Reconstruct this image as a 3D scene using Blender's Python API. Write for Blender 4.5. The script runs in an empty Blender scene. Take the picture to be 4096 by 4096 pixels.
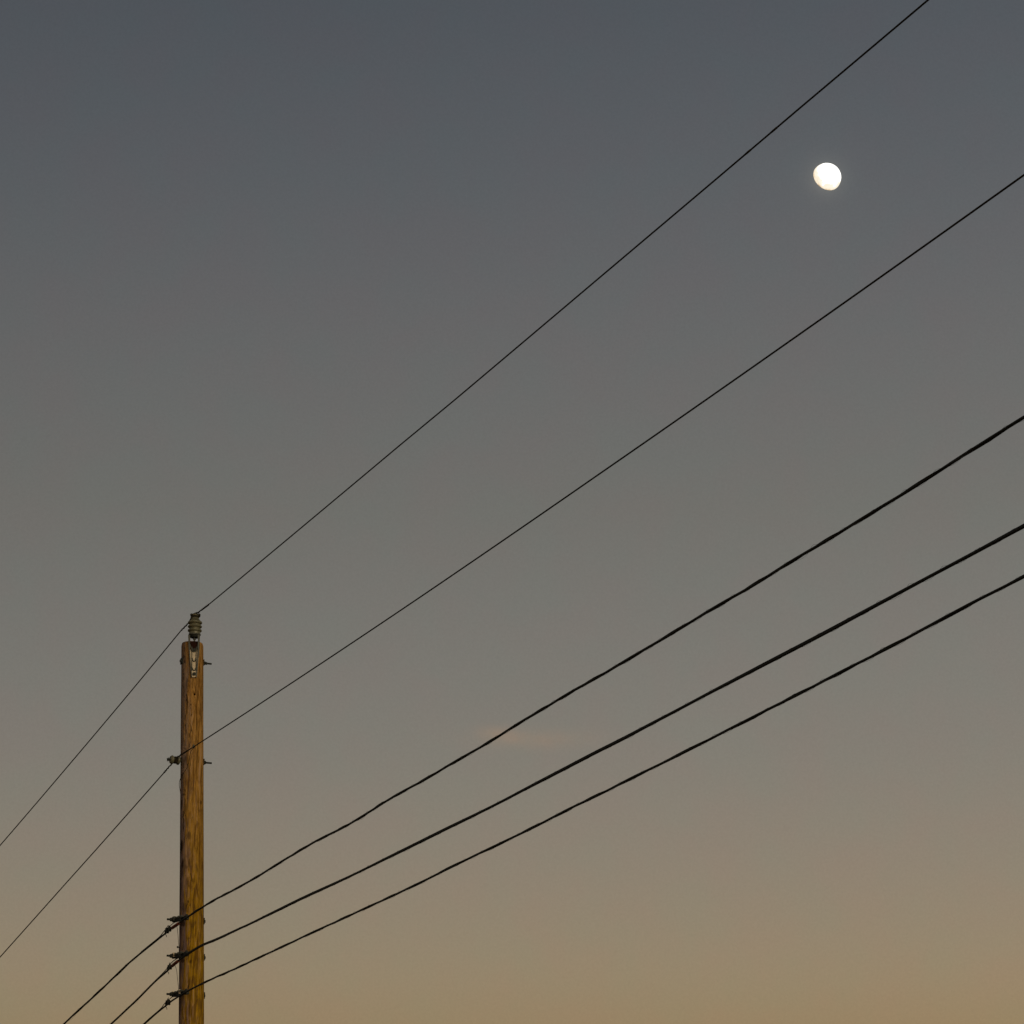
import bpy, bmesh, math, random
import numpy as np
from mathutils import Vector, Matrix
S = bpy.context.scene
COL = S.collection
R = math.radians

# ---------------------------------------------------------------- camera
PITCH = R(18.0); FOV = R(18.6); EYE = Vector((0, 0, 1.6))
cam = bpy.data.cameras.new('camera'); cam.angle = FOV; cam.sensor_fit = 'HORIZONTAL'
cam.clip_start = 0.1; cam.clip_end = 60000
camo = bpy.data.objects.new('camera', cam); COL.objects.link(camo)
camo.location = EYE; camo.rotation_euler = (R(90) + PITCH, 0, 0)
S.camera = camo

# ---------------------------------------------------------------- exposure
S.view_settings.view_transform = 'Standard'
S.view_settings.look = 'None'
S.view_settings.exposure = 2.0
S.view_settings.gamma = 1.0
S.view_settings.use_curve_mapping = False
S.render.film_transparent = False

# ---------------------------------------------------------------- sky (dusk, the sun just under the horizon behind the camera)
SUN_ROT = R(208)      # sky texture rotation
W = bpy.data.worlds.new("World"); S.world = W; W.use_nodes = True
nt = W.node_tree; N = nt.nodes; L = nt.links
bg = N['Background']; bg.inputs[1].default_value = 0.15
sky = N.new('ShaderNodeTexSky'); sky.sky_type = 'NISHITA'; sky.sun_disc = False
sky.sun_elevation = R(-1.0); sky.sun_rotation = SUN_ROT; sky.dust_density = 1.5; sky.ozone_density = 1.0
tc = N.new('ShaderNodeTexCoord'); sep = N.new('ShaderNodeSeparateXYZ'); L.new(tc.outputs['Generated'], sep.inputs[0])
ramp = N.new('ShaderNodeValToRGB'); L.new(sep.outputs[2], ramp.inputs[0])   # falls off with height above the horizon
SKYF = [(0.00, (1.20, 1.22, 1.16)), (0.10, (1.18, 1.17, 1.15)), (0.166, (1.155, 1.117, 1.113)), (0.20, (1.06, 1.00, 1.01)), (0.236, (.95, .905, .91)), (0.309, (.825, .763, .712)),
        (0.365, (.75, .68, .65)), (0.41, (.65, .61, .60)), (0.458, (.56, .54, .54)), (0.7, (.44, .45, .46)), (1.0, (.40, .41, .42))]
el = ramp.color_ramp.elements
el[0].position, el[0].color = SKYF[0][0], (*SKYF[0][1], 1)
el[1].position, el[1].color = SKYF[-1][0], (*SKYF[-1][1], 1)
for p, c in SKYF[1:-1]:
    e = el.new(p); e.color = (*c, 1)
mul = N.new('ShaderNodeMix'); mul.data_type = 'RGBA'; mul.blend_type = 'MULTIPLY'; mul.inputs[0].default_value = 1
L.new(sky.outputs[0], mul.inputs[6]); L.new(ramp.outputs[0], mul.inputs[7])
# very faint pinkish and greenish mottling
nz = N.new('ShaderNodeTexNoise'); nz.inputs['Scale'].default_value = 60; nz.inputs['Detail'].default_value = 5
L.new(tc.outputs['Generated'], nz.inputs['Vector'])
mr = N.new('ShaderNodeValToRGB'); mr.color_ramp.elements[0].position = .35; mr.color_ramp.elements[1].position = .65
mr.color_ramp.elements[0].color = (.984, 1.010, 1.008, 1); mr.color_ramp.elements[1].color = (1.018, .992, .996, 1)
L.new(nz.outputs[0], mr.inputs[0])
mul2 = N.new('ShaderNodeMix'); mul2.data_type = 'RGBA'; mul2.blend_type = 'MULTIPLY'; mul2.inputs[0].default_value = 1
L.new(mul.outputs[2], mul2.inputs[6]); L.new(mr.outputs[0], mul2.inputs[7])
fz = N.new('ShaderNodeTexNoise'); fz.inputs['Scale'].default_value = 1500; fz.inputs['Detail'].default_value = 1      # fine image grain put into the sky colour
L.new(tc.outputs['Generated'], fz.inputs['Vector'])
fr = N.new('ShaderNodeMapRange'); L.new(fz.outputs[0], fr.inputs[0]); fr.inputs[1].default_value = .2; fr.inputs[2].default_value = .8
fr.inputs[3].default_value = .968; fr.inputs[4].default_value = 1.032
vs_ = N.new('ShaderNodeVectorMath'); vs_.operation = 'SCALE'; L.new(mul2.outputs[2], vs_.inputs[0]); L.new(fr.outputs[0], vs_.inputs[3])
SKY_OUT = vs_.outputs[0]
# one wisp of far cirrus that still catches pink light
def wmath(op, a, b=None, c=None):
    n = N.new('ShaderNodeMath'); n.operation = op
    for i, v in enumerate((a, b, c)):
        if v is None: continue
        if isinstance(v, (int, float)): n.inputs[i].default_value = v
        else: L.new(v, n.inputs[i])
    return n.outputs[0]
az = wmath('ARCTAN2', sep.outputs[0], sep.outputs[1]); elv = wmath('ARCSINE', sep.outputs[2])
def wisp(a0, e0, wa, we):
    u = wmath('DIVIDE', wmath('SUBTRACT', az, a0), wa); v = wmath('DIVIDE', wmath('SUBTRACT', elv, e0), we)
    d = wmath('ADD', wmath('MULTIPLY', u, u), wmath('MULTIPLY', v, v))
    return wmath('EXPONENT', wmath('MULTIPLY', d, -1.0))
n2 = N.new('ShaderNodeTexNoise'); n2.inputs['Scale'].default_value = 120; n2.inputs['Detail'].default_value = 4
L.new(tc.outputs['Generated'], n2.inputs['Vector'])
wm = wmath('ADD', wisp(R(0.35), R(13.85), R(1.0), R(.17)), wisp(R(-.35), R(13.95), R(.3), R(.13)))
wm = wmath('MULTIPLY', wm, wmath('ADD', wmath('MULTIPLY', n2.outputs[0], .9), .1))
wmix = N.new('ShaderNodeMix'); wmix.data_type = 'RGBA'; wmix.blend_type = 'MULTIPLY'
L.new(wm, wmix.inputs[0]); L.new(SKY_OUT, wmix.inputs[6]); wmix.inputs[7].default_value = (1.36, 1.10, .95, 1)
# pale aureole of the moon in the damp air
Fp = 2048 / math.tan(FOV / 2)
mdv = Vector((0, math.cos(PITCH), math.sin(PITCH))) + Vector((1, 0, 0)) * ((3306.5 - 2048) / Fp) + Vector((0, -math.sin(PITCH), math.cos(PITCH))) * ((2048 - 710) / Fp)
dn = N.new('ShaderNodeVectorMath'); dn.operation = 'DISTANCE'; L.new(tc.outputs['Generated'], dn.inputs[0]); dn.inputs[1].default_value = mdv.normalized()
au = wmath('ADD', wmath('MULTIPLY', wmath('EXPONENT', wmath('MULTIPLY', dn.outputs['Value'], -1 / .0022)), .9), wmath('MULTIPLY', wmath('EXPONENT', wmath('MULTIPLY', dn.outputs['Value'], -1 / .010)), .025))
aum = N.new('ShaderNodeMix'); aum.data_type = 'RGBA'; aum.blend_type = 'MULTIPLY'
L.new(au, aum.inputs[0]); L.new(wmix.outputs[2], aum.inputs[6]); aum.inputs[7].default_value = (3.2, 2.9, 2.3, 1); aum.clamp_factor = True
L.new(aum.outputs[2], bg.inputs[0])

# ---------------------------------------------------------------- sun: the last glow low behind the camera, very soft
sun = bpy.data.lights.new('sun', 'SUN'); sun.energy = 0.42; sun.angle = R(40); sun.color = (1.0, .80, .50)
suno = bpy.data.objects.new('sun', sun); COL.objects.link(suno)
SAZ = R(180 - 30)                       # compass-like angle from +Y, clockwise: behind the camera, to the right
sdir = Vector((math.sin(SAZ) * math.cos(R(16)), math.cos(SAZ) * math.cos(R(16)), math.sin(R(16))))
suno.rotation_euler = sdir.to_track_quat('Z', 'Y').to_euler()

# ---------------------------------------------------------------- measuring helpers
F = 2048 / math.tan(FOV / 2)
RIGHT = Vector((1, 0, 0)); UP = Vector((0, -math.sin(PITCH), math.cos(PITCH))); FWD = Vector((0, math.cos(PITCH), math.sin(PITCH)))
def ray(px, py):
    return (FWD + RIGHT * ((px - 2048) / F) + UP * ((2048 - py) / F))
def atY(px, py, Y):                      # the point of the place seen there at distance Y in front of the eye
    d = ray(px, py); return EYE + d * (Y / d.y)
def inplane(px, py, P, d):               # ... in the vertical plane through P along the horizontal direction d
    n = Vector((d.y, -d.x, 0)); r = ray(px, py)
    return EYE + r * ((P - EYE).dot(n) / r.dot(n))

# ---------------------------------------------------------------- mesh helpers
class MB:
    def __init__(s): s.v = []; s.f = []; s.sm = []
    def add(s, vs, fs, smooth=True):
        o = len(s.v); s.v += [tuple(p) for p in vs]
        for f in fs: s.f.append(tuple(i + o for i in f)); s.sm.append(smooth)
        return s
    def tube(s, pts, rad, n=8, caps=True):
        pts = [Vector(p) for p in pts]; m = len(pts)
        rads = rad if hasattr(rad, '__len__') else [rad] * m
        T = []
        for i in range(m):
            t = pts[min(i + 1, m - 1)] - pts[max(i - 1, 0)]
            T.append(t.normalized() if t.length > 1e-9 else Vector((0, 0, 1)))
        a = T[0].orthogonal().normalized(); vs = []
        for i in range(m):
            a = (a - T[i] * a.dot(T[i])).normalized(); b = T[i].cross(a)
            for k in range(n):
                w = 2 * math.pi * k / n
                vs.append(pts[i] + (a * math.cos(w) + b * math.sin(w)) * rads[i])
        fs = [(i * n + k, i * n + (k + 1) % n, (i + 1) * n + (k + 1) % n, (i + 1) * n + k) for i in range(m - 1) for k in range(n)]
        s.add(vs, fs)
        if caps:
            s.add(vs[:n], [tuple(range(n))[::-1]], False); s.add(vs[-n:], [tuple(range(n))], False)
        return s
    def lathe(s, o, ax, prof, n=32, smooth=True):      # prof: (distance along ax, radius)
        o = Vector(o); ax = Vector(ax).normalized(); a = ax.orthogonal().normalized(); b = ax.cross(a); vs = []
        for h, r in prof:
            for k in range(n):
                w = 2 * math.pi * k / n
                vs.append(o + ax * h + (a * math.cos(w) + b * math.sin(w)) * max(r, 1e-5))
        m = len(prof)
        fs = [(i * n + k, i * n + (k + 1) % n, (i + 1) * n + (k + 1) % n, (i + 1) * n + k) for i in range(m - 1) for k in range(n)]
        return s.add(vs, fs, smooth)
    def prism(s, o, ax, side, ngon, r, h):             # a hexagonal or square nut / head
        o = Vector(o); ax = Vector(ax).normalized(); a = Vector(side); a = (a - ax * a.dot(ax)).normalized(); b = ax.cross(a)
        ring = [(a * math.cos(2 * math.pi * (k + .5) / ngon) + b * math.sin(2 * math.pi * (k + .5) / ngon)) for k in range(ngon)]
        vs = [o + q * r for q in ring] + [o + q * r + ax * h * .85 for q in ring] + [o + q * r * .88 + ax * h for q in ring]
        fs = [tuple(range(ngon))[::-1], tuple(range(2 * ngon, 3 * ngon))]
        for j in (0, 1):
            fs += [(j * ngon + k, j * ngon + (k + 1) % ngon, (j + 1) * ngon + (k + 1) % ngon, (j + 1) * ngon + k) for k in range(ngon)]
        return s.add(vs, fs, False)
    def box(s, o, X, Y, Z, bev=.15):                   # half-extent vectors; edges chamfered a little
        o = Vector(o); X = Vector(X); Y = Vector(Y); Z = Vector(Z)
        bm = bmesh.new(); bmesh.ops.create_cube(bm, size=2)
        m = min(X.length, Y.length, Z.length)
        M = Matrix(((X.x, Y.x, Z.x, o.x), (X.y, Y.y, Z.y, o.y), (X.z, Y.z, Z.z, o.z), (0, 0, 0, 1)))
        bm.transform(M); bmesh.ops.recalc_face_normals(bm, faces=bm.faces)
        if bev: bmesh.ops.bevel(bm, geom=list(bm.edges), offset=m * bev, segments=1, affect='EDGES')
        bm.verts.index_update()
        s.add([v.co.copy() for v in bm.verts], [[v.index for v in f.verts] for f in bm.faces], False); bm.free(); return s
    def extrude(s, poly, nrm, h):                      # flat outline, given thickness
        nrm = Vector(nrm).normalized(); n = len(poly); poly = [Vector(p) for p in poly]
        vs = poly + [p + nrm * h for p in poly]
        fs = [tuple(range(n)), tuple(range(2 * n - 1, n - 1, -1))] + [(k, k + n, (k + 1) % n + n, (k + 1) % n) for k in range(n)]
        return s.add(vs, fs, False)
    def build(s, name, mat, parent=None):
        me = bpy.data.meshes.new(name); me.from_pydata(s.v, [], s.f)
        me.polygons.foreach_set('use_smooth', s.sm); me.update()
        bm = bmesh.new(); bm.from_mesh(me); bmesh.ops.remove_doubles(bm, verts=bm.verts, dist=1e-6)
        bmesh.ops.recalc_face_normals(bm, faces=bm.faces); bm.to_mesh(me); bm.free()
        me.materials.append(mat)
        o = bpy.data.objects.new(name, me); COL.objects.link(o)
        if parent:
            o.parent = parent; o.matrix_parent_inverse = world_of(parent).inverted()
        return o
def world_of(o):
    M = o.matrix_basis.copy()
    if o.parent: M = world_of(o.parent) @ o.matrix_parent_inverse @ M
    return M
def thing(name, label, cat, loc, group=None):
    o = bpy.data.objects.new(name, None); COL.objects.link(o); o.location = loc; o.empty_display_size = .2
    return tag(o, label, cat, group)
def tag(o, label=None, cat=None, group=None, kind=None):
    if label: o['label'] = label
    if cat: o['category'] = cat
    if group: o['group'] = group
    if kind: o['kind'] = kind
    return o

# ---------------------------------------------------------------- materials
def mat(name, col, rough=.6, metal=0.0, spec=.5, noise=None, var=.35, bump=0.0, bscale=200):
    m = bpy.data.materials.new(name); m.use_nodes = True; n = m.node_tree; p = n.nodes['Principled BSDF']
    p.inputs['Base Color'].default_value = (*col, 1); p.inputs['Roughness'].default_value = rough
    p.inputs['Metallic'].default_value = metal; p.inputs['Specular IOR Level'].default_value = spec
    t = n.nodes.new('ShaderNodeTexCoord')
    if noise:
        z = n.nodes.new('ShaderNodeTexNoise'); z.inputs['Scale'].default_value = noise; z.inputs['Detail'].default_value = 6
        n.links.new(t.outputs['Object'], z.inputs['Vector'])
        r = n.nodes.new('ShaderNodeValToRGB'); r.color_ramp.elements[0].position = .3; r.color_ramp.elements[1].position = .7
        r.color_ramp.elements[0].color = (*[c * (1 - var) for c in col], 1); r.color_ramp.elements[1].color = (*[min(1, c * (1 + var)) for c in col], 1)
        n.links.new(z.outputs[0], r.inputs[0]); n.links.new(r.outputs[0], p.inputs['Base Color'])
        q = n.nodes.new('ShaderNodeMapRange'); q.inputs[3].default_value = max(0, rough - .12); q.inputs[4].default_value = min(1, rough + .12)
        n.links.new(z.outputs[0], q.inputs[0]); n.links.new(q.outputs[0], p.inputs['Roughness'])
    if bump:
        z = n.nodes.new('ShaderNodeTexNoise'); z.inputs['Scale'].default_value = bscale; z.inputs['Detail'].default_value = 4
        n.links.new(t.outputs['Object'], z.inputs['Vector'])
        b = n.nodes.new('ShaderNodeBump'); b.inputs['Strength'].default_value = bump; b.inputs['Distance'].default_value = .002
        n.links.new(z.outputs[0], b.inputs['Height']); n.links.new(b.outputs[0], p.inputs['Normal'])
    return m
M_WIRE = mat('bare_conductor', (.026, .021, .013), .75, 0, .15, noise=40)
M_CABLE = mat('black_cable_jacket', (.012, .013, .011), .6, 0, .25, noise=30)
M_STRAND = mat('dull_steel_strand', (.030, .030, .027), .7, .2, .2, noise=60)
M_STEEL = mat('weathered_galvanised_steel', (.070, .074, .066), .65, .35, .3, noise=45, var=.45, bump=.4)
M_DARK = mat('dark_hardware', (.026, .029, .026), .7, .2, .2, noise=60, var=.5, bump=.4)
M_PLATE = mat('pale_zinc_casting', (.38, .32, .235), .55, .15, .4, noise=70, var=.25, bump=.5)
M_PORC = mat('grey_glazed_porcelain', (.095, .093, .058), .4, 0, .5, noise=25, var=.25)
M_RED = mat('dark_red_guard', (.13, .022, .008), .6, 0, .3, noise=60, var=.4)
M_RECESS_SHADE = mat('recess_shade_maroon', (.015, .004, .002), .8, 0, .1, noise=60)  # near-black maroon, the shade of the bracket recess given as colour
M_GROUND = mat('dry_grass_ground', (.09, .075, .04), .95, 0, .1, noise=.6, var=.5)

def wood():
    m = bpy.data.materials.new('weathered_pine_pole'); m.use_nodes = True; t = m.node_tree; NN = t.nodes; LL = t.links
    p = NN['Principled BSDF']; p.inputs['Roughness'].default_value = .95; p.inputs['Specular IOR Level'].default_value = .02
    c = NN.new('ShaderNodeTexCoord'); sx = NN.new('ShaderNodeSeparateXYZ'); LL.new(c.outputs['Object'], sx.inputs[0])
    X, Y, Z = sx.outputs
    def mt(op, a, b=None, cc=None, cl=False):
        n = NN.new('ShaderNodeMath'); n.operation = op; n.use_clamp = cl
        for i, v in enumerate((a, b, cc)):
            if v is None: continue
            if isinstance(v, (int, float)): n.inputs[i].default_value = v
            else: LL.new(v, n.inputs[i])
        return n.outputs[0]
    def noise(sc, det=5, off=(0, 0, 0), rough=.55, dist=0):
        mp = NN.new('ShaderNodeMapping'); mp.inputs['Scale'].default_value = sc; mp.inputs['Location'].default_value = off
        LL.new(c.outputs['Object'], mp.inputs[0]); z = NN.new('ShaderNodeTexNoise'); z.inputs['Scale'].default_value = 1
        z.inputs['Detail'].default_value = det; z.inputs['Roughness'].default_value = rough; z.inputs['Distortion'].default_value = dist
        LL.new(mp.outputs[0], z.inputs['Vector']); return z.outputs[0]
    def step(v, a, b):
        n = NN.new('ShaderNodeMapRange'); n.interpolation_type = 'SMOOTHSTEP'
        LL.new(v, n.inputs[0]); n.inputs[1].default_value = a; n.inputs[2].default_value = b; return n.outputs[0]
    def mix(f, a, b):
        n = NN.new('ShaderNodeMix'); n.data_type = 'RGBA'
        if isinstance(f, (int, float)): n.inputs[0].default_value = f
        else: LL.new(f, n.inputs[0])
        for i, v in ((6, a), (7, b)):
            if isinstance(v, tuple): n.inputs[i].default_value = (*v, 1)
            else: LL.new(v, n.inputs[i])
        return n.outputs[2]
    grain = noise((120, 120, 5.0), 8, rough=.7, dist=1.6); streak = noise((30, 30, 1.9), 6, (3, 1, 7), rough=.6, dist=1.6); patch = noise((13, 13, 2.2), 5, (9, 4, 2), dist=1.6)
    low = step(Z, 9.0, 6.6)                                      # treated wood is yellower further down the pole
    ochre = mix(step(grain, .3, .7), (.22, .098, .012), (.56, .29, .055))
    ochre_low = mix(step(grain, .3, .7), (.20, .098, .0015), (.52, .28, .007))
    base = mix(low, ochre, ochre_low)
    base = mix(mt('MULTIPLY', step(streak, .50, .62), .8), base, (.115, .046, .004))
    base = mix(mt('MULTIPLY', step(streak, .47, .34), .6), base, (.46, .28, .10))
    broad = noise((14, 14, 3.4), 5, (4, 8, 1), .6, 1.8)
    base = mix(mt('MULTIPLY', step(broad, .46, .62), .55), base, (.105, .050, .009))
    # grey-brown left side: weathering, plus its dimmer light painted into the colour
    side = mt('ADD', mt('MULTIPLY', mt('SUBTRACT', X, mt('MULTIPLY', Z, AX.x / AX.z)), -9.0), mt('MULTIPLY', mt('SUBTRACT', patch, .5), 3.0))
    base = mix(mt('MULTIPLY', step(side, .0, .9), .80), base, mix(step(grain, .3, .7), (.095, .062, .030), (.29, .205, .105)))
    tn = NN.new('ShaderNodeMix'); tn.data_type = 'RGBA'; tn.blend_type = 'MULTIPLY'; tn.inputs[0].default_value = 1   # copper-yellow of the preservative, stronger low down
    LL.new(base, tn.inputs[6]); LL.new(mix(low, (.80, .88, 1.5), (.74, .80, 1.9)), tn.inputs[7]); base = tn.outputs[2]
    # soot-dark stains and knots
    st = noise((19, 19, 4.2), 7, (1, 7, 5), .75, 2.2)
    stm = mt('MULTIPLY', step(st, .54, .62), mt('ADD', step(side, -.3, .5), .25), cl=True)
    base = mix(mt('MULTIPLY', stm, .85), base, (.022, .014, .008))
    for (kx, kz, wx, wz, a) in KNOTS:
        u = mt('DIVIDE', mt('SUBTRACT', X, kx), wx); v = mt('DIVIDE', mt('SUBTRACT', Z, kz), wz)
        d = mt('ADD', mt('ADD', mt('MULTIPLY', u, u), mt('MULTIPLY', v, v)), mt('MULTIPLY', mt('SUBTRACT', st, .5), 4.5))
        f = mt('MULTIPLY', mt('MULTIPLY', step(d, 1.3, .2), a), mt('LESS_THAN', Y, 0.0))
        base = mix(f, base, (.020, .012, .007))
    hgt = grain
    for (x0, z0, x1, z1, w) in CHECKS:                           # drying checks
        lin = mt('ADD', mt('MULTIPLY', mt('SUBTRACT', Z, z0), (x1 - x0) / (z1 - z0)), x0)
        wob = mt('MULTIPLY', mt('SUBTRACT', noise((1, 1, 5), 3, (x0 * 50, 0, 0)), .5), .008)
        d = mt('ABSOLUTE', mt('SUBTRACT', X, mt('ADD', lin, wob)))
        zin = mt('MULTIPLY', mt('GREATER_THAN', Z, min(z0, z1)), mt('LESS_THAN', Z, max(z0, z1)))
        f = mt('MULTIPLY', mt('MULTIPLY', step(d, w, w * .3), zin), mt('LESS_THAN', Y, 0.0))
        base = mix(mt('MULTIPLY', f, .9), base, (.02, .012, .006)); hgt = mt('SUBTRACT', hgt, f)
    LL.new(base, p.inputs['Base Color'])
    b = NN.new('ShaderNodeBump'); b.inputs['Strength'].default_value = .8; b.inputs['Distance'].default_value = .004
    LL.new(hgt, b.inputs['Height']); LL.new(b.outputs[0], p.inputs['Normal'])
    return m

# ---------------------------------------------------------------- ground (out of frame below, but it is there)
g = MB(); n = 48; g.add([(9000 * math.cos(2 * math.pi * k / n), 9000 * math.sin(2 * math.pi * k / n), 0) for k in range(n)], [tuple(range(n))], False)
tag(g.build('ground', M_GROUND), kind='structure')

# ---------------------------------------------------------------- pole axis
PY = 28.0
p_top = atY(769.5, 2575, PY); p_bot = atY(765.5, 4096, PY)
AX = (p_top - p_bot).normalized()
def axis_at(z): return p_bot + AX * ((z - p_bot.z) / AX.z)
def px_z(py): return atY(767, py, PY).z                 # height on the pole of an image row
Z_TOP = p_top.z
r_top = (atY(813, 2600, PY).x - atY(725.5, 2600, PY).x) / 2
r_bot = (atY(816.5, 4090, PY).x - atY(714.5, 4090, PY).x) / 2
def rad_at(z): return r_bot + (r_top - r_bot) * (z - p_bot.z) / (p_top.z - p_bot.z)
base0 = axis_at(0.0)
E_ = Vector((math.cos(R(27)), math.sin(R(27)), 0))       # through-bolts: across the line
E_ = (E_ - AX * E_.dot(AX)).normalized()
LN = Vector((math.sin(R(27)), -math.cos(R(27)), 0))      # along the line, toward the viewer's right
Zv = Vector((0, 0, 1))
def on_axis(py, r):                                      # point on the bolt axis at signed distance r from the pole centre
    return axis_at(px_z(py)) + E_ * r

pole = thing('utility_pole', 'tall weathered brown wooden pole with a ribbed insulator on top, carrying all the wires', 'utility pole', base0)
def lx(px, py): return (atY(px, py, PY).x - base0.x)     # x in the pole's own frame (front face)
def lz(py): return px_z(py)
KNOTS = [(lx(740, 3640), lz(3640), .03, .06, .45), (lx(738, 3480), lz(3480), .035, .09, .45), (lx(722, 3560), lz(3560), .014, .20, .6), (lx(790, 3480), lz(3480), .012, .05, .35), (lx(748, 3240), lz(3240), .025, .05, .4),
         (lx(727, 3395), lz(3395), .018, .065, .95), (lx(733, 3462), lz(3462), .012, .05, .8), (lx(737, 3186), lz(3186), .007, .012, .8),
         (lx(728, 3222), lz(3222), .012, .05, .7), (lx(738, 2704), lz(2704), .007, .009, .7), (lx(740, 2636), lz(2636), .012, .010, .6),
         (lx(757, 3615), lz(3615), .010, .018, .7), (lx(768, 2830), lz(2830), .010, .010, .6), (lx(760, 3352), lz(3352), .018, .04, .55),
         (lx(762, 3465), lz(3465), .010, .05, .5), (lx(765, 3855), lz(3855), .012, .022, .75), (lx(730, 3110), lz(3110), .014, .03, .6),
         (lx(806, 3216), lz(3216), .010, .022, .6), (lx(735, 3700), lz(3700), .025, .035, .8), (lx(735, 3850), lz(3850), .022, .02, .75),
         (lx(775, 3720), lz(3720), .010, .10, .45), (lx(751, 2740), lz(2740), .012, .05, .4), (lx(722, 2660), lz(2660), .010, .12, .5),
         (lx(723, 4010), lz(4010), .010, .15, .6)]
CHECKS = [(lx(774, 2715), lz(2715), lx(774, 2765), lz(2765), .0022), (lx(776, 2772), lz(2772), lx(786, 2810), lz(2810), .0018),
          (lx(785, 2800), lz(2800), lx(797, 3060), lz(3060), .0022), (lx(757, 3868), lz(3868), lx(765, 4096), lz(4096), .0022),
          (lx(742, 3200), lz(3200), lx(748, 3330), lz(3330), .0016), (lx(800, 2600), lz(2600), lx(803, 2700), lz(2700), .0016),
          (lx(780, 3560), lz(3560), lx(783, 3650), lz(3650), .0014), (lx(747, 2900), lz(2900), lx(744, 3010), lz(3010), .0014)]
M_WOOD = wood()
rng = random.Random(4)
prof = []; zs = list(np.arange(0, Z_TOP - .03, .06)) + [Z_TOP - .03, Z_TOP - .012, Z_TOP - .004, Z_TOP]
nseg = 72; vs = []
ph = [rng.uniform(0, 6.28) for _ in range(12)]
for z in zs:
    c = axis_at(z); r = rad_at(z)
    if z > Z_TOP - .02: r -= (z - (Z_TOP - .02)) * .35
    for k in range(nseg):
        w = 2 * math.pi * k / nseg
        rr = r * (1 + .006 * math.sin(2 * w + ph[0] + z * .5) + .005 * math.sin(3 * w + ph[1] - z * 1.1) + .004 * math.sin(5 * w + z * 2.3 + ph[2])
                  + .0035 * math.sin(9 * w + 3 * math.sin(z * 1.3 + ph[3])) + .003 * math.sin(z * 7 + w + ph[4]))
        vs.append(c + Vector((math.cos(w), math.sin(w), 0)) * rr)
m_ = len(zs)
mb = MB().add(vs, [(i * nseg + k, i * nseg + (k + 1) % nseg, (i + 1) * nseg + (k + 1) % nseg, (i + 1) * nseg + k) for i in range(m_ - 1) for k in range(nseg)])
ctr = axis_at(Z_TOP)                                     # a slightly domed cut top
last = vs[-nseg:]
mb.add(last + [ctr + (v - ctr) * .5 + Zv * .004 for v in last] + [ctr + Zv * .005],
       [(k, (k + 1) % nseg, nseg + (k + 1) % nseg, nseg + k) for k in range(nseg)] + [(nseg + k, nseg + (k + 1) % nseg, 2 * nseg) for k in range(nseg)], False)
shaft = mb.build('shaft', M_WOOD, pole)
# the shaft's own origin is the world origin: shift its data so Object coordinates start at the base of the pole
shaft.data.transform(Matrix.Translation(-base0)); shaft.matrix_parent_inverse = Matrix.Identity(4)
# bored hole under the bracket, and a few nail holes
cut = MB()
for (hx, hy, hr) in ((774, 2766, .0095), (745, 3185, .0035), (736, 3252, .003), (757, 3616, .0035)):
    o = atY(hx, hy, PY - .2); cut.lathe(o, (0, 1, 0), [(0, 0), (0, hr), (.2, hr), (.2, 0)], 14, False)
cuto = cut.build('cutter', M_DARK)
bo = shaft.modifiers.new('bore', 'BOOLEAN'); bo.operation = 'DIFFERENCE'; bo.object = cuto; bo.solver = 'EXACT'
bpy.context.view_layer.update()
me2 = bpy.data.meshes.new_from_object(shaft.evaluated_get(bpy.context.evaluated_depsgraph_get()))
shaft.modifiers.clear(); shaft.data = me2; me2.name = 'shaft'
bpy.data.objects.remove(cuto, do_unlink=True)
if len(me2.materials) > 1:
    me2.materials.clear(); me2.materials.append(M_WOOD)
    for f_ in me2.polygons: f_.material_index = 0

# ---------------------------------------------------------------- pole-top bracket, facing the viewer
K = 0.002326                                             # metres to one photo pixel at the pole
zb = lambda py: px_z(py)
FR = Vector((math.sin(R(10)), -math.cos(R(10)), 0)); SD = Vector((math.cos(R(10)), math.sin(R(10)), 0))
def BR(dx, py, dout=0.0):                                # a point on the bracket: dx px sideways of its centre line, dout m proud of the pole face
    z = zb(py); return axis_at(z) + FR * (r_top + .004 + dout) + SD * (dx * K) + Zv * ((r_top + dout) * .28 * 0)
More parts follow.
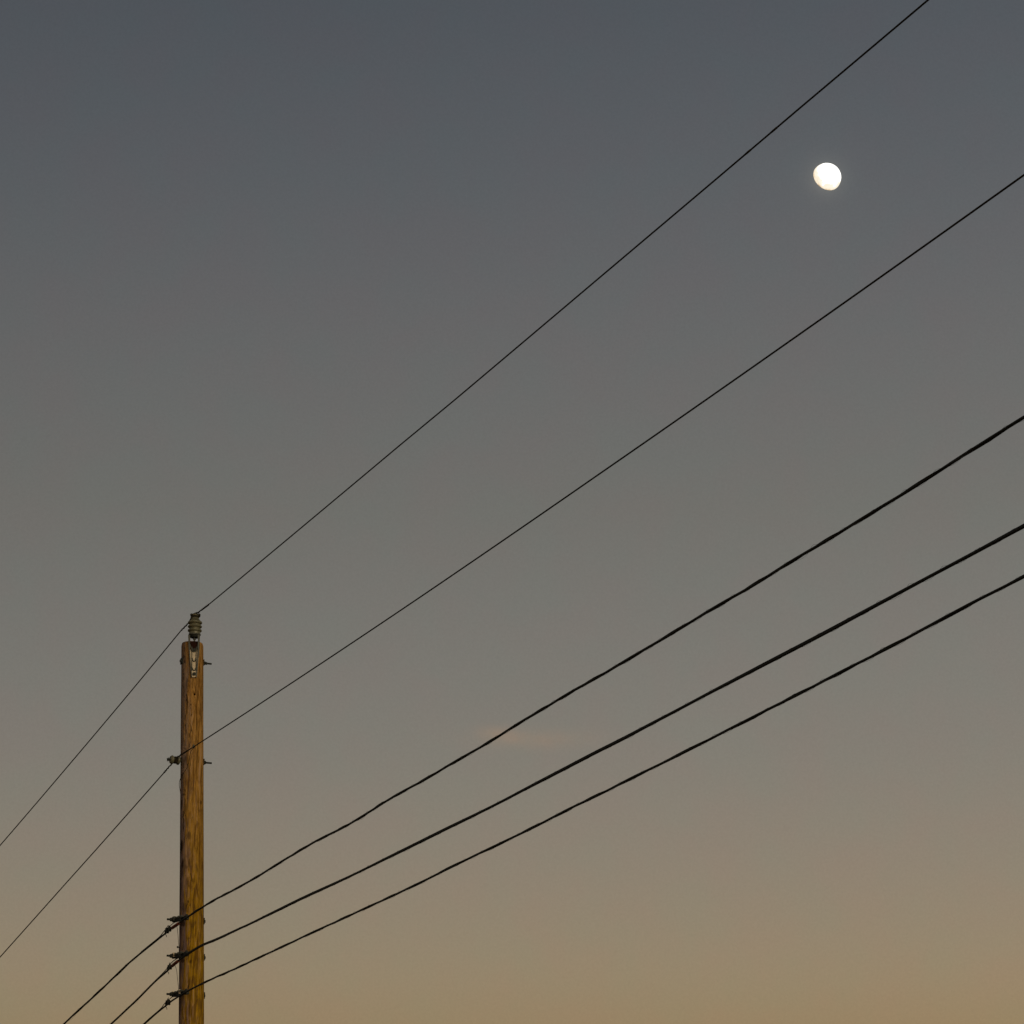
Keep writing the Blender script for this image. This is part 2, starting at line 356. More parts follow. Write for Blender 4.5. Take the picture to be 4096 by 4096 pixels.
# its centre line sits at x = 777 in the photo
def cline(py): return atY(777, py, PY - r_top).x
def BC(dx, py, dout=0.0):
    z = zb(py) - (r_top + dout) * 0.0
    q = axis_at(z) + FR * (r_top + .004 + dout); q.x = cline(py) + (dx * K) * SD.x; q.y += dx * K * SD.y
    q.z = atY(777, py, q.y).z; return q
half = lambda py: 10.5 + (2709 - py) * (20.5 - 10.5) / (2709 - 2600) if py > 2600 else 20.5 + (2600 - py) * 2.5 / 60
rows = [2709, 2690, 2670, 2650, 2630, 2612, 2598]
bk = MB()
poly = [BC(-half(y), y) for y in rows] + [BC(half(y), y) for y in rows[::-1]]
bk.extrude(poly, FR, .006)
brk = bk.build('pole_top_bracket', M_PLATE, pole)
fl = MB()
for sgn in (-1, 1):                                      # side flanges that carry on up as the two arms
    ys = [2706, 2690, 2670, 2650, 2630, 2612, 2598, 2584, 2570, 2556, 2544, 2540]
    for j in range(len(ys) - 1):
        a, b = ys[j], ys[j + 1]
        da = .020 + .012 * (j / 10); db = .020 + .012 * ((j + 1) / 10)
        q = [BC(sgn * half(a), a, 0), BC(sgn * half(b), b, 0), BC(sgn * half(b), b, db), BC(sgn * half(a), a, da)]
        wa, wb = (SD * (-sgn * (.007 + .012 * max(0, (v - 4)) / 7)) for v in (j, j + 1)); w4 = [wa, wb, wb, wa]
        fl.add(q + [p + w for p, w in zip(q, w4)], [(0, 1, 2, 3), (7, 6, 5, 4), (0, 4, 5, 1), (1, 5, 6, 2), (2, 6, 7, 3), (3, 7, 4, 0)], False)
fl.build('bracket_arm', M_STEEL, brk)
rb = MB()
def ubar(py, hw, drop):                                  # cross ribs bowed downward
    pts = []
    for k in range(9):
        u = -1 + k / 4; pts.append(BC(u * hw, py - drop * (abs(u) ** 3), .012))
    rb.tube(pts, .0048, 6)
ubar(2607, 9.0, 20); ubar(2645, 7.6, 14); ubar(2681, 7.6, 12)
for sgn in (-1, 1):
    rb.tube([BC(sgn * 8.4, y, .013) for y in (2604, 2620, 2645, 2665, 2682)], .0035, 6)
    rb.tube([BC(sgn * 8.6, 2604, .014), BC(sgn * 12, 2592, .016), BC(sgn * 17, 2575, .02), BC(sgn * 18, 2562, .022)], .005, 6)
rb.build('rib', M_STEEL, brk)
for (py, rr, ng) in ((2696, .0165, 6), (2599, .014, 6)):
    o = BC(0, py, .006)
    bh = MB().prism(o, FR, Zv, ng, rr, .014); bh.build('bolt_head', M_DARK, brk)
shade_pl = MB().extrude([BC(-6, 2600, .001), BC(-17, 2566, .001), BC(17, 2566, .001), BC(6, 2600, .001)], FR, .008)  # dark plate added to stand for the shade between the arms
shade_pl.build('recess_shade_plate', M_RECESS_SHADE, brk)
# top ring that bears the insulator
IC = BC(0, 2540, .0); IC = IC - FR * .012; 
IC = Vector((atY(778.5, 2540, IC.y).x, IC.y, atY(778.5, 2540, IC.y).z))
tr = MB().lathe(IC, Zv, [(-.027, .0), (-.027, .038), (-.024, .042), (-.004, .0465), (.0, .050), (.004, .050), (.004, 0)], 28, True)
tr.build('insulator_seat', M_DARK, brk)
pn = MB().lathe(IC - Zv * .075, Zv, [(0, 0), (0, .0085), (.044, .0085), (.044, .0)], 12).prism(IC - Zv * .044, Zv, FR, 6, .0145, .016)
pn.build('insulator_pin', M_STEEL, brk)

# ---------------------------------------------------------------- the big ribbed insulator
def iz(py): return atY(778.5, py, IC.y).z - IC.z
P_ = [(2540, 22.0), (2537, 24.0), (2534, 23.0), (2531, 22.4), (2528.5, 22.4), (2527, 25.5), (2524.5, 28.0), (2522, 28.3), (2519.5, 26.8), (2516.5, 22.6), (2514.0, 20.8),
      (2512, 21.6), (2510.5, 26.0), (2508, 28.4), (2505.5, 28.2), (2502.5, 25.0), (2500, 21.2), (2498, 20.8), (2496, 23.6), (2494, 28.0), (2491, 28.9), (2488, 27.6), (2484, 22.0), (2479, 17.8),
      (2474, 15.4), (2470, 13.8), (2466, 13.2), (2463, 13.6), (2460, 15.0), (2457.5, 14.6), (2456.5, 9.0), (2457, 0)]
ins = MB().lathe(IC, Zv, [(iz(y), r * K) for y, r in P_], 40).build('post_insulator', M_PORC, pole)
col_ = MB().lathe(IC, Zv, [(iz(2543), 22.4 * K), (iz(2542), 23.4 * K), (iz(2539.5), 24.6 * K), (iz(2537.5), 24.4 * K), (iz(2537), 22 * K)], 32).build('metal_collar', M_STEEL, ins)
for dx in (-14.5, 15.5):
    c = IC + Vector((dx * K, -.006 if dx < 0 else .004, iz(2459)))
    MB().lathe(c - Zv * .016, Zv, [(0, .004), (.003, .0105), (.012, .0135), (.020, .0130), (.025, .009), (.026, 0)], 16).build('insulator_ear', M_DARK, ins)

# ---------------------------------------------------------------- through-bolts
def through_bolt(py, tail, head, tail_len_side=1, ring=False):
    """bolt across the pole; tail = distance of the threaded end from the centre on that side, head = the other side"""
    z = zb(py); r = rad_at(z); s = tail_len_side; o = axis_at(z)
    b = MB().tube([o - E_ * s * (head + .0), o + E_ * s * tail], .0085, 10).build('through_bolt', M_DARK, pole)
    w = MB()
    for sg in (s, -s):
        w = MB(); c = o + E_ * sg * (r + .003)
        w.box(c, E_ * .0035, LN * .029, Zv * .029, .2)
        w.build('square_washer', M_DARK, b)
    MB().prism(o + E_ * s * (r + .006), E_ * s, Zv, 6, .0175, .022).prism(o + E_ * s * (r + .029), E_ * s, LN, 6, .0140, .014).build('nut', M_DARK, b)
    MB().prism(o - E_ * s * (r + .006), -E_ * s, Zv, 4, .0165, .014).build('bolt_head', M_DARK, b)
    return b
through_bolt(2648, .190, .115, 1)

# spool insulator and its bolt on the side of the pole
zN = zb(3046); oN = axis_at(zN); rN = rad_at(zN)
b = MB().tube([oN - E_ * .236, oN + E_ * .192], .0085, 10).build('through_bolt', M_DARK, pole)
MB().box(oN + E_ * (rN + .003), E_ * .0035, LN * .029, Zv * .029, .2).build('square_washer', M_DARK, b)
MB().prism(oN + E_ * (rN + .006), E_, Zv, 6, .0175, .022).build('nut', M_DARK, b)
MB().prism(oN - E_ * .228, -E_, Zv, 6, .0145, .014).tube([oN - E_ * .236 - Zv * .020, oN - E_ * .237 + Zv * .022 + E_ * .004], .0022, 6).tube([oN - E_ * .236 + LN * .012 - Zv * .006, oN - E_ * .244 - LN * .012 + Zv * .012], .0022, 6).build('cotter_pin', M_DARK, b)
spool_prof = [(0, .010), (0, .026), (.004, .033), (.010, .036), (.016, .041), (.024, .041), (.029, .034), (.034, .026), (.050, .023), (.062, .026), (.068, .035), (.074, .0425), (.084, .0425), (.090, .036), (.093, .024), (.093, .010)]
sp = MB().lathe(oN - E_ * .216, E_, spool_prof, 32).build('spool_insulator', M_PORC, pole)

# ---------------------------------------------------------------- wires
DR = Vector((math.sin(R(21)), -math.cos(R(21)), 0)); DL = Vector((-math.sin(R(33)), math.cos(R(33)), 0))
def resample(pts, step):
    pts = [Vector(p) for p in pts]; out = [pts[0]]; acc = 0.0
    for a, b in zip(pts, pts[1:]):
        d = (b - a).length
        if d < 1e-9: continue
        t = step - acc
        while t <= d:
            out.append(a + (b - a) * (t / d)); t += step
        acc = d - (t - step)
    out.append(pts[-1]); return out
def smooth(pts, it=2):
    for _ in range(it):
        pts = [pts[0]] + [(pts[i - 1] + pts[i] * 2 + pts[i + 1]) / 4 for i in range(1, len(pts) - 1)] + [pts[-1]]
    return pts
def span(trace, P, d, total, keep=1.0):
    """the hanging line in the vertical plane through P along d: smooth sag fitted to the sightings, small kinks kept; continued to `total` metres"""
    pts = [inplane(x, y, P, d) for x, y in trace]
    s = np.array([(p - P).dot(d) for p in pts]); z = np.array([p.z for p in pts])
    c = np.polyfit(s, z, 2); res = (z - np.polyval(c, s)) * keep
    out = []; ss = np.arange(s[0], total, .06)
    smax = s[-1]
    for q in ss:
        rr = np.interp(q, s, res) if q <= smax else res[-1] * max(0, 1 - (q - smax) / 3)
        zz = np.polyval(c, q) if q <= smax + 6 else np.polyval(c, smax + 6) + (np.polyval(c, smax + 6) - np.polyval(c, smax + 5)) * (q - smax - 6) + c[0] * 0
        p = P + d * q; out.append(Vector((p.x, p.y, float(zz + rr))))
    return out, c, smax

# --- top wire
PT = Vector((IC.x, IC.y, 0))
T_R = [(835, 2418), (978, 2300), (1600, 1780.5), (1819.5, 1599), (2400, 1108.9), (2884, 700), (3200, 431.6), (3712, 0)]
T_L = [(724.6, 2521.6), (517.6, 2772.7), (269, 3067.7), (0, 3382)]
tr_, cR, sR = span(T_R, PT, DR, 34); tl_, cL, sL = span(T_L, PT, DL, 40)
def P3(px, py, Y): return atY(px, py, Y)
mid = [P3(752, 2494, IC.y + .04), P3(759, 2483, IC.y - .02), P3(764, 2473, IC.y - .04), P3(770, 2463, IC.y - .03), P3(779, 2456.5, IC.y - .01), P3(789, 2452, IC.y - .03), P3(805, 2440.5, IC.y - .10)]
pathT = tl_[::-1] + mid + tr_
def wire(path, rad, n=8, lumps=()):
    return MB().tube(path, rad, n)
fine = resample(pathT, .05)
radT = []
for p in fine:
    radT.append(.0053)
wT = MB().tube(fine, radT, 8)
oT = wT.build('primary_wire', M_WIRE)
tag(oT, 'uppermost thin bare wire, tied over the ribbed insulator on the pole top', 'wire', 'thin bare wires')
def helix(path, r, pitch, rad, n=5, sub=.004, ph0=0.0):
    pts = resample(path, sub); out = []
    for i in range(1, len(pts) - 1):
        t = (pts[i + 1] - pts[i - 1]).normalized(); a = (Zv - t * t.z).normalized(); b = t.cross(a); w = 2 * math.pi * i * sub / pitch + ph0
        out.append(pts[i] + (a * math.cos(w) + b * math.sin(w)) * r)
    return out
def seg(path, pa, pb, inv=False):
    """part of a path between two indices"""
    return path[pa:pb]
tie = MB()
iR = [P3(789, 2452, IC.y - .03), P3(805, 2440.5, IC.y - .10)] + tr_[:1]
tie.tube(helix(iR, .0060, .060, .003), .0034, 6)
iL = [P3(757, 2487, IC.y), P3(752, 2494, IC.y + .04)] + tl_[:1]
tie.tube(helix(iL, .0060, .075, .003), .0034, 6)
ringz = IC + Zv * iz(2469.5)
ring = [ringz + Vector((math.cos(w) * .036, math.sin(w) * .036, .003 * math.sin(3 * w))) for w in np.linspace(0, 2 * math.pi, 25)]
tie.tube(ring, .0040, 6); tie.tube([p + Zv * .008 for p in ring], .0036, 6)
tie.tube([ringz + Vector((-.034, -.018, .004)), P3(771, 2457, IC.y - .03), P3(778, 2452.5, IC.y - .03), P3(786, 2450, IC.y - .04), P3(792, 2449, IC.y - .06)], .0036, 6)
tie.tube([ringz + Vector((.036, .0, .0)), P3(800, 2466, IC.y - .02), P3(797, 2456, IC.y - .03), P3(793, 2449.5, IC.y - .05)], .0046, 6)
tie.tube([P3(763, 2466, IC.y - .05), P3(764, 2475, IC.y - .05), P3(760, 2483, IC.y - .02)], .0036, 6)
tie.build('tie_wire', M_WIRE, oT)
for (px, py) in ((2990, 605), (3096, 516)):              # two small splices far along the wire
    t0_ = inplane(px, py, PT, DR); iq = min(range(len(fine)), key=lambda i: (fine[i] - t0_).length)
    MB().tube(fine[iq - 1:iq + 2], [.0050, .0064, .0064], 8).build('splice', M_WIRE, oT)

# --- neutral wire round the spool
PN = oN - E_ * .158; PNr = PN + LN * .024
N_R = [(745, 3005.5), (775, 2987.5), (800, 2970.8), (984, 2851.5), (1600, 2442.9), (1662, 2401), (2400, 1894), (2679.5, 1700), (3200, 1335.6), (3392.5, 1200), (4096, 700)]
N_L = [(655, 3092), (383, 3400), (264, 3532.6), (155, 3655), (0, 3828.6)]
nr_, _, _ = span(N_R, PNr, DR, 34); nl_, _, _ = span(N_L, PNr, DL, 40)
midN = [P3(664, 3081, PNr.y + .10), P3(676, 3067, PNr.y + .02), P3(686, 3056, PNr.y - .01), P3(698, 3044, PNr.y - .015), P3(709, 3030, PNr.y - .02), P3(722, 3020, PNr.y - .06)]
pathN = resample(nl_[::-1] + midN + nr_, .05)
oNw = MB().tube(pathN, .0052, 8).build('neutral_wire', M_WIRE)
tag(oNw, 'thin bare wire held by the small spool insulator on the side of the pole', 'wire', 'thin bare wires')
tie = MB()
tie.tube(helix([P3(709, 3030, PNr.y - .02), P3(722, 3020, PNr.y - .06)] + nr_[:2], .0058, .055, .003), .0032, 6)
tie.tube(helix([P3(688, 3054, PNr.y - .01), P3(676, 3067, PNr.y + .02), P3(664, 3081, PNr.y + .10)] + nl_[:1], .0058, .06, .003), .0030, 6)
for k in range(4):
    c = oN - E_ * (.216 - .040 - k * .007)
    a1 = Zv; b1 = E_.cross(Zv)
    tie.tube([c + (a1 * math.cos(w) + b1 * math.sin(w)) * (.0285 + .002 * (k % 2)) + E_ * .005 * math.sin(w) for w in np.linspace(0, 2 * math.pi, 21)], .0040, 6)
tie.build('tie_wire', M_WIRE, oNw)
cl = inplane(774, 2988, PNr, DR); cl2 = inplane(779, 2984.5, PNr, DR)
dcl = (cl2 - cl).normalized()
cn = MB().box(cl, dcl * .012, dcl.cross(Zv).normalized() * .010, Zv * .011, .3).prism(cl + Zv * .008, Zv, dcl, 6, .009, .014)
cn.build('wire_connector', M_STEEL, oNw)
# ground wire from the connector down the side of the pole
sY = PY - .03
gw = [cl - Zv * .010, P3(765, 3000, cl.y + .02), P3(759, 3025, cl.y + .12), P3(753, 3056, cl.y + .22), P3(748, 3072, PY - .118), P3(738, 3087, PY - .113), P3(727, 3101, PY - .10), P3(720, 3118, PY - .075),
      P3(715, 3135, PY - .04), P3(716.5, 3142, PY - .03), P3(718.5, 3150, PY - .02)]
def hug(y, a=8):                                         # on the pole's left flank
    z = zb(y); return axis_at(z) + Vector((-math.cos(R(a)), -math.sin(R(a)), 0)) * (rad_at(z) + .001)
for y in range(3170, 4097, 40): gw.append(hug(y, -10))
gwp = resample(gw, .02)
for _ in range(3): gwp = smooth(gwp, 1)
MB().tube(gwp, .0026, 6).build('ground_wire', M_WIRE, pole)

# --- three heavy cables, each lashed to a support strand
C1R = [(783, 3644.7), (814, 3626.5), (862, 3596.6), (899, 3578), (949, 3553), (1002, 3522), (1042, 3500), (1076, 3477), (1110.6, 3456.8), (1141.6, 3436.6), (1203.7, 3399.4), (1244, 3374.5), (1297, 3348), (1346.6, 3323.3), (1387, 3302),
       (1446.6, 3268.6), (1483.9, 3243.8), (1530, 3211), (1574, 3188), (1633, 3153.7), (1661, 3139.8), (1710.6, 3111.8), (1760, 3082), (1810, 3052.8), (1859.6, 3024.8), (1903, 3000), (2000, 2942), (2046.6, 2911), (2093, 2883), (2140, 2853.7),
       (2186, 2827), (2236, 2797.8), (2279.5, 2771.4), (2341.6, 2734.8), (2406.8, 2700), (2600, 2585.7), (2662, 2548.4), (2724, 2511), (2786, 2474), (2848, 2436.6), (2910.6, 2401), (2972.7, 2365), (3034.8, 2328), (3078, 2300),
       (3200, 2225), (3262, 2188), (3355, 2132), (3448.4, 2076), (3510.6, 2038), (3572.7, 2000), (3682, 1930.7), (3775.5, 1871.7), (3837.6, 1831), (3899.7, 1792.5), (3961.8, 1755.3), (4024, 1715), (4096, 1666.8)]
C1L = [(674.5, 3722), (657.5, 3737), (631, 3756), (600, 3783.5), (540, 3829), (497, 3869.6), (447, 3919), (397.5, 3964), (354, 4006), (298, 4056), (254.7, 4096)]
C2R = [(777, 3799), (800, 3785), (814, 3778), (862, 3759.6), (905.6, 3739.4), (949, 3717.7), (998.8, 3696), (1048.4, 3671), (1110.6, 3641.6), (1172.7, 3610.6), (1234.8, 3581), (1297, 3553), (1400, 3505), (1524, 3444), (1648.4, 3383.5),
       (1772.7, 3321.4), (1897, 3260.9), (2000, 3209), (2124, 3144), (2248.4, 3080.4), (2372.7, 3015), (2497, 2953), (2600, 2897.5), (2724, 2832), (2848, 2765.8), (2972.7, 2702), (3097, 2637), (3200, 2584), (3324, 2518.6), (3448.4, 2451.5),
       (3572.7, 2384), (3697, 2316.8), (3800, 2262), (3918, 2200), (3993, 2159), (4096, 2104)]
C2L = [(665.6, 3888.5), (647, 3900), (625, 3918.8), (600, 3945.5), (559, 3989), (497, 4046.6), (444, 4096)]
C3R = [(777.4, 3949), (814.7, 3932), (860, 3909.5), (887, 3899), (949, 3871.4), (1017.4, 3839), (1095, 3803), (1172.7, 3766.5), (1234.8, 3737), (1290.7, 3711.5), (1359, 3680), (1400, 3661), (1533.5, 3600), (1598.8, 3569.9), (1664, 3538.8), (1723, 3510.9),
       (1757, 3491), (1800.6, 3470.5), (1850, 3445.7), (1915.5, 3414.6), (2000, 3375), (2152, 3300), (2217.4, 3266.8), (2295, 3226.4), (2372.7, 3189), (2450.3, 3151.9), (2528, 3111.5), (2600, 3077), (2951, 2900), (3003.7, 2874), (3097, 2824.8),
       (3200, 2773), (3535.4, 2600), (3634.8, 2548), (3728, 2498.4), (3800, 2459.6), (3906, 2403), (4096, 2306)]
C3L = [(675, 4013), (647, 4034.5), (626.8, 4051.6), (598.8, 4075), (577, 4096)]
CAB = [dict(R=C1R, L=C1L, py=3681, rc=.0083, rs=.0036, pitch=1.05, mid=[(690, 3709), (706, 3698), (723, 3687), (745, 3672), (762, 3659)], red=(3, 1.0), label='highest of the three thick black cables, its dark red guard beside the pole'),
       dict(R=C2R, L=C2L, py=3826, rc=.0086, rs=.0040, pitch=3.2, mid=[(681, 3872), (693, 3857), (707.5, 3845), (728, 3831), (746, 3818)], red=(2, 1.0), label='middle one of the three thick black cables, the evenest and thickest'),
       dict(R=C3R, L=C3L, py=3979, rc=.0074, rs=.0036, pitch=1.3, mid=[(687, 4003), (700, 3994), (724.6, 3980), (746.3, 3967)], red=None, label='lowest thick black cable on the pole, the only one without a red guard')]
for ci, C in enumerate(CAB):
    zc = zb(C['py'] + 2); oc = axis_at(zc); rc_ = rad_at(zc)
    PC = oc - E_ * (rc_ + .040)
    PC = Vector((PC.x, PC.y, 0))
    rp, _, _ = span(C['R'], PC + DR * .0, DR, 34); lp, _, _ = span(C['L'], PC, DL, 40)
    # through the clamp: points between the two spans
    a, b2 = lp[0], rp[0]; mids = []
    nm = len(C['mid'])
    for k, (x, y) in enumerate(C['mid']):
        f = (k + 1) / (nm + 1); mids.append(atY(x, y, a.y + (b2.y - a.y) * f))
    full = resample(lp[::-1] + mids + rp, .03); full = smooth(full, 60 if ci == 0 else 30)
    # distance along the cable from the clamp
    i0 = min(range(len(full)), key=lambda i: (Vector((full[i].x, full[i].y, 0)) - PC).length)
    e = thing('overhead_cable', C['label'], 'cable', Vector((PC.x, PC.y, full[i0].z)), 'thick black cables fastened low on the pole')
    rnd = random.Random(10 + ci); core = []; strand = []; ph1 = rnd.uniform(0, 6)
    rads = []
    for i, p in enumerate(full):
        s = (i - i0) * .03; t = (full[min(i + 1, len(full) - 1)] - full[max(i - 1, 0)]).normalized()
        up = (Zv - t * t.z).normalized(); sd = t.cross(up)
        w = 2 * math.pi * s / C['pitch'] + ph1 + .8 * math.sin(s * 1.7 + ph1)
        away = math.exp(-((s - .03) / .26) ** 2)                # at the clamp the strand runs above the cable
        if ci == 1: w = .5 * math.sin(s * 2.1)
        dvec = (up * math.cos(w) + sd * math.sin(w)) * (1 - away) + up * away
        dvec.normalize()
        sep_ = (C['rc'] + C['rs']) * .72 + away * .026
        core.append(p - dvec * sep_ * .20 * (1 - away)); strand.append(p + dvec * sep_ * (.80 + .20 * away))
        rads.append(C['rc'] * (1 + .02 * math.sin(s * 9 + ph1) + .015 * math.sin(s * 23)))
    MB().tube(core, rads, 10).build('cable_jacket', M_CABLE, e)
    MB().tube(strand, C['rs'], 7).build('support_strand', M_STRAND if ci != 1 else M_CABLE, e)
    # lashing wire wound round both, with the odd slack loop
    i1, i2 = max(0, i0 - 420), min(len(full) - 2, i0 + 950)
    lash = []
    for i in range(i1, i2):
        for sub in (0, .25, .5, .75):
            p = full[i] * (1 - sub) + full[i + 1] * sub; t = (full[i + 1] - full[i]).normalized(); up = (Zv - t * t.z).normalized(); sd = t.cross(up)
            s = (i + sub - i0) * .03
            if abs(s) < .5: continue
            w = 2 * math.pi * s / .34
            rr = (C['rc'] + C['rs']) * .98 + .0012 * math.sin(s * 5) + .0035 * max(0, math.sin(s * .83 + ph1) - .97) / .03
            lash.append(p + (up * math.cos(w) + sd * math.sin(w)) * rr)
    cutp = next(k for k in range(len(lash) - 1) if (lash[k + 1] - lash[k]).length > .3)
    MB().tube(lash[:cutp + 1], .0006, 4, False).tube(lash[cutp + 1:], .0006, 4, False).build('lashing_wire', M_STRAND, e)
    # dark red plastic guard
    if C['red']:
        ia = i0 + (0 if ci == 0 else 1); ib = i0 + (8 if ci == 0 else 9)
        gpts = [q - Zv * .002 for q in core[ia:ib]]
        gr = [.0125] + [.0145] * (len(gpts) - 2) + [.0125]
        MB().tube(gpts, gr, 12).build('guard_sleeve', M_RED, e)
    # lashing clamp and its loose tails, on the far side of the pole clamp
    lc = {0: (662, 3727), 1: (670, 3872), 2: (664, 4014)}[ci]
    il = min(range(len(full)), key=lambda i: (full[i] - atY(lc[0], lc[1], full[i].y)).length)
    c = full[il]; t = (full[il + 1] - full[il - 1]).normalized(); up = (Zv - t * t.z).normalized(); sd = t.cross(up)
    k_ = MB().box(c + up * .012, t * .014, sd * .012, up * .016, .3).prism(c + up * .024, up, t, 6, .010, .016)
    k_.tube([c + up * .03 - t * .01, c + up * .045 + t * .03, c + up * .052 + t * .05], .003, 6)
    k_.tube([c - up * .012 + sd * .01, c - up * .035 + t * .006, c - up * .045 + t * .004], .003, 6)
    k_.build('lashing_clamp', M_DARK, e)
    k2 = MB()
    for dd in ((.055, .11) if ci == 0 else (.06,)):
        jj = il + (-1 if full[il - 1].y < full[il + 1].y else 1) * int(dd / .03)
        c2 = full[jj]
        k2.box(c2 + up * .006, t * .009, sd * .014, up * .022, .3).prism(c2 + up * .024 + sd * .006, up, t, 6, .008, .014)
    k2.build('strap', M_DARK, e)
    # ---- clamp bolted to the pole (part of the pole)
    s0 = strand[i0]; 
    bz_ = zc; ob = oc
    bt = MB().tube([ob - E_ * .236, ob + E_ * (rc_ + .012)], .0095, 10).build('through_bolt', M_DARK, pole)
    rusty = ci == 0
    MB().box(ob + E_ * (rc_ + .003), E_ * .0035, LN * .027, Zv * .029, .2).build('square_washer', M_DARK, bt)
    if ci == 2: MB().lathe(ob + E_ * (rc_ + .006), E_, [(0, .019), (.004, .0185), (.010, .013), (.013, 0)], 16).build('bolt_head', M_STEEL, bt)
    else: MB().prism(ob + E_ * (rc_ + .006), E_, Zv, 6 if ci else 4, .017, .014).build('bolt_head', M_STEEL if ci else M_DARK, bt)
    MB().prism(ob - E_ * .190, -E_, Zv, 6, .0185, .016).prism(ob - E_ * .176, -E_, LN, 6, .0230, .012).build('nut', M_DARK, bt)
    cl_ = MB()
    ce = ob - E_ * (rc_ + .040); Ld = (atY(757, C['py'] - 17, ce.y - .28) - ce).normalized()
    Ud = (Zv - Ld * Ld.z).normalized()
    cl_.box(ce - E_ * .012 + Ld * .05, Ld * .090, E_ * .007, Ud * .021, .25)
    cl_.box(ce + E_ * .012 + Ld * .08, Ld * .120, E_ * .007, Ud * .019, .25)
    clamp = cl_.build('cable_clamp', M_DARK, pole)
    for q in (-.025, .055, .12, .18):
        MB().tube([ce + Ld * q - E_ * .034 - Ud * .0 + Ud * .012, ce + Ld * q + E_ * .036 + Ud * .012], .006, 8).prism(ce + Ld * q - E_ * .020 + Ud * .012, -E_, Ud, 6, .0125, .011).build('clamp_bolt', M_STEEL, clamp)
    for q in ((-.002, .022) if ci != 2 else (.0, .16)):
        MB().box(ce + Ld * q - E_ * .026 + Ud * .008, Ld * .0022, E_ * .008, Ud * .020, .2).build('clamp_washer', M_PLATE if ci else M_STEEL, clamp)
    # far grip at the right-hand end of the clamp
    MB().box(ce + Ld * .255 - Ud * .008, Ld * .030, E_ * .015, Ud * .020, .3).prism(ce + Ld * .25 + Ud * .010, Ud, Ld, 6, .011, .014).build('grip_block', M_DARK, clamp)

# thin bonding wires between the cables, down the left edge of the pole
bw = [P3(707, 3704, PY + .02), P3(709.5, 3715, PY + .02), P3(711.5, 3735, PY + .02), P3(713, 3755, PY + .02), P3(714, 3770, PY), hug(3790, 6), hug(3840, 6)]
MB().tube(smooth(resample(bw, .015), 2), .0022, 6).build('bonding_wire', M_WIRE, pole)
bw = [P3(698, 3858, PY + .02), P3(702, 3864, PY + .02), P3(706.5, 3880, PY + .02), P3(709, 3905, PY + .02), P3(712, 3933, PY), hug(3960, 6), hug(3990, 6)]
MB().tube(smooth(resample(bw, .015), 2), .0022, 6).build('bonding_wire', M_WIRE, pole)
ok_ = P3(710.8, 3788.6, PY - .02)
kn = MB().lathe(ok_ + Vector((0, -.01, 0)), (0, 1, 0), [(0, 0), (0, .0075), (.003, .009), (.014, .009), (.017, .007), (.017, 0)], 14)
kn.tube([ok_ + Vector((0, .004, 0)), ok_ + Vector((.03, .012, 0))], .004, 6)
kn.build('knob', M_DARK, pole)

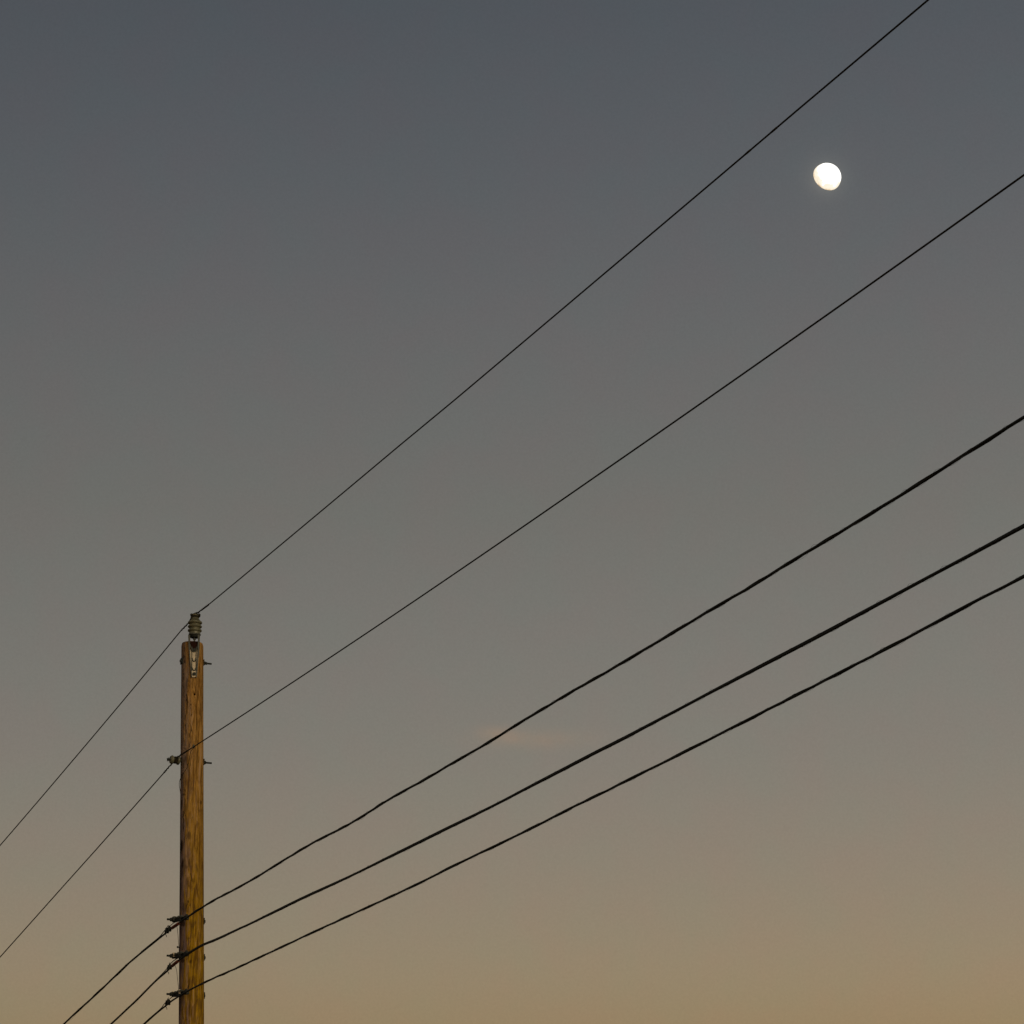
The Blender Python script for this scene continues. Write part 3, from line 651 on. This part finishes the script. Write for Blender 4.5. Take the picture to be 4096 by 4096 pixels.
# ---------------------------------------------------------------- moon: only the sunlit hemisphere is modelled, self-lit, seen as a gibbous moon
MD = 20000.0
mdir = ray(3306.5, 710.0); mc = EYE + mdir * (MD / mdir.length); mr_ = 58.0 / F * MD / mdir.length * 1.0
v_ = mdir.normalized(); r_ = v_.cross(Zv).normalized(); u_ = r_.cross(v_)
sd_ = (-v_ * math.cos(R(40)) + (r_ * .68 + u_ * .733) * math.sin(R(40))).normalized()
prof = [(math.cos(w), math.sin(w)) for w in np.linspace(0, math.pi / 2, 40)]
vs = []; a_ = sd_.orthogonal().normalized(); b_ = sd_.cross(a_); nn = 96
rg = random.Random(8)
for j, (h, r) in enumerate(prof):
    for k in range(nn):
        w = 2 * math.pi * k / nn
        jag = rg.uniform(-.005, .005) if j == len(prof) - 1 else 0     # crater rims make the terminator ragged
        vs.append((sd_ * (h + jag) + (a_ * math.cos(w) + b_ * math.sin(w)) * r) * mr_)
fs = [(i * nn + k, i * nn + (k + 1) % nn, (i + 1) * nn + (k + 1) % nn, (i + 1) * nn + k) for i in range(len(prof) - 1) for k in range(nn)]
mm = bpy.data.materials.new('moon_surface_self_lit'); mm.use_nodes = True; t = mm.node_tree; t.nodes.remove(t.nodes['Principled BSDF'])
em = t.nodes.new('ShaderNodeEmission'); t.links.new(em.outputs[0], t.nodes['Material Output'].inputs[0])
tcn = t.nodes.new('ShaderNodeTexCoord')
mp = t.nodes.new('ShaderNodeMapping'); mp.inputs['Scale'].default_value = (1 / mr_,) * 3; t.links.new(tcn.outputs['Object'], mp.inputs[0])
nz1 = t.nodes.new('ShaderNodeTexNoise'); nz1.inputs['Scale'].default_value = 2.6; nz1.inputs['Detail'].default_value = 6; t.links.new(mp.outputs[0], nz1.inputs['Vector'])
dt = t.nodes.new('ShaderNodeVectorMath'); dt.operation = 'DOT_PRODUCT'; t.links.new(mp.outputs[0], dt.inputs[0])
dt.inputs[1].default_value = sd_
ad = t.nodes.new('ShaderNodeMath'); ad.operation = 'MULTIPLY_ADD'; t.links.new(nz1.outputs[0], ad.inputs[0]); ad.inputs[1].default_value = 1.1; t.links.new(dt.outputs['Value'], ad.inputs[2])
cr = t.nodes.new('ShaderNodeValToRGB'); t.links.new(ad.outputs[0], cr.inputs[0])  # dimmer, warmer shading toward the terminator painted into the emission
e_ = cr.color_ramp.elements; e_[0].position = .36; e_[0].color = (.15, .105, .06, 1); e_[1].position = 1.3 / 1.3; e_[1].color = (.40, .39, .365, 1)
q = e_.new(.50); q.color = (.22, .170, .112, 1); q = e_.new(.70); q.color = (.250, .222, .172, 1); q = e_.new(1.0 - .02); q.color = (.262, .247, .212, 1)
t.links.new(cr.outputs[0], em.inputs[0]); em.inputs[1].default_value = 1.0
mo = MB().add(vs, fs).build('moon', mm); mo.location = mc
tag(mo, 'bright creamy white gibbous moon in the dusk sky above the wires', 'moon')
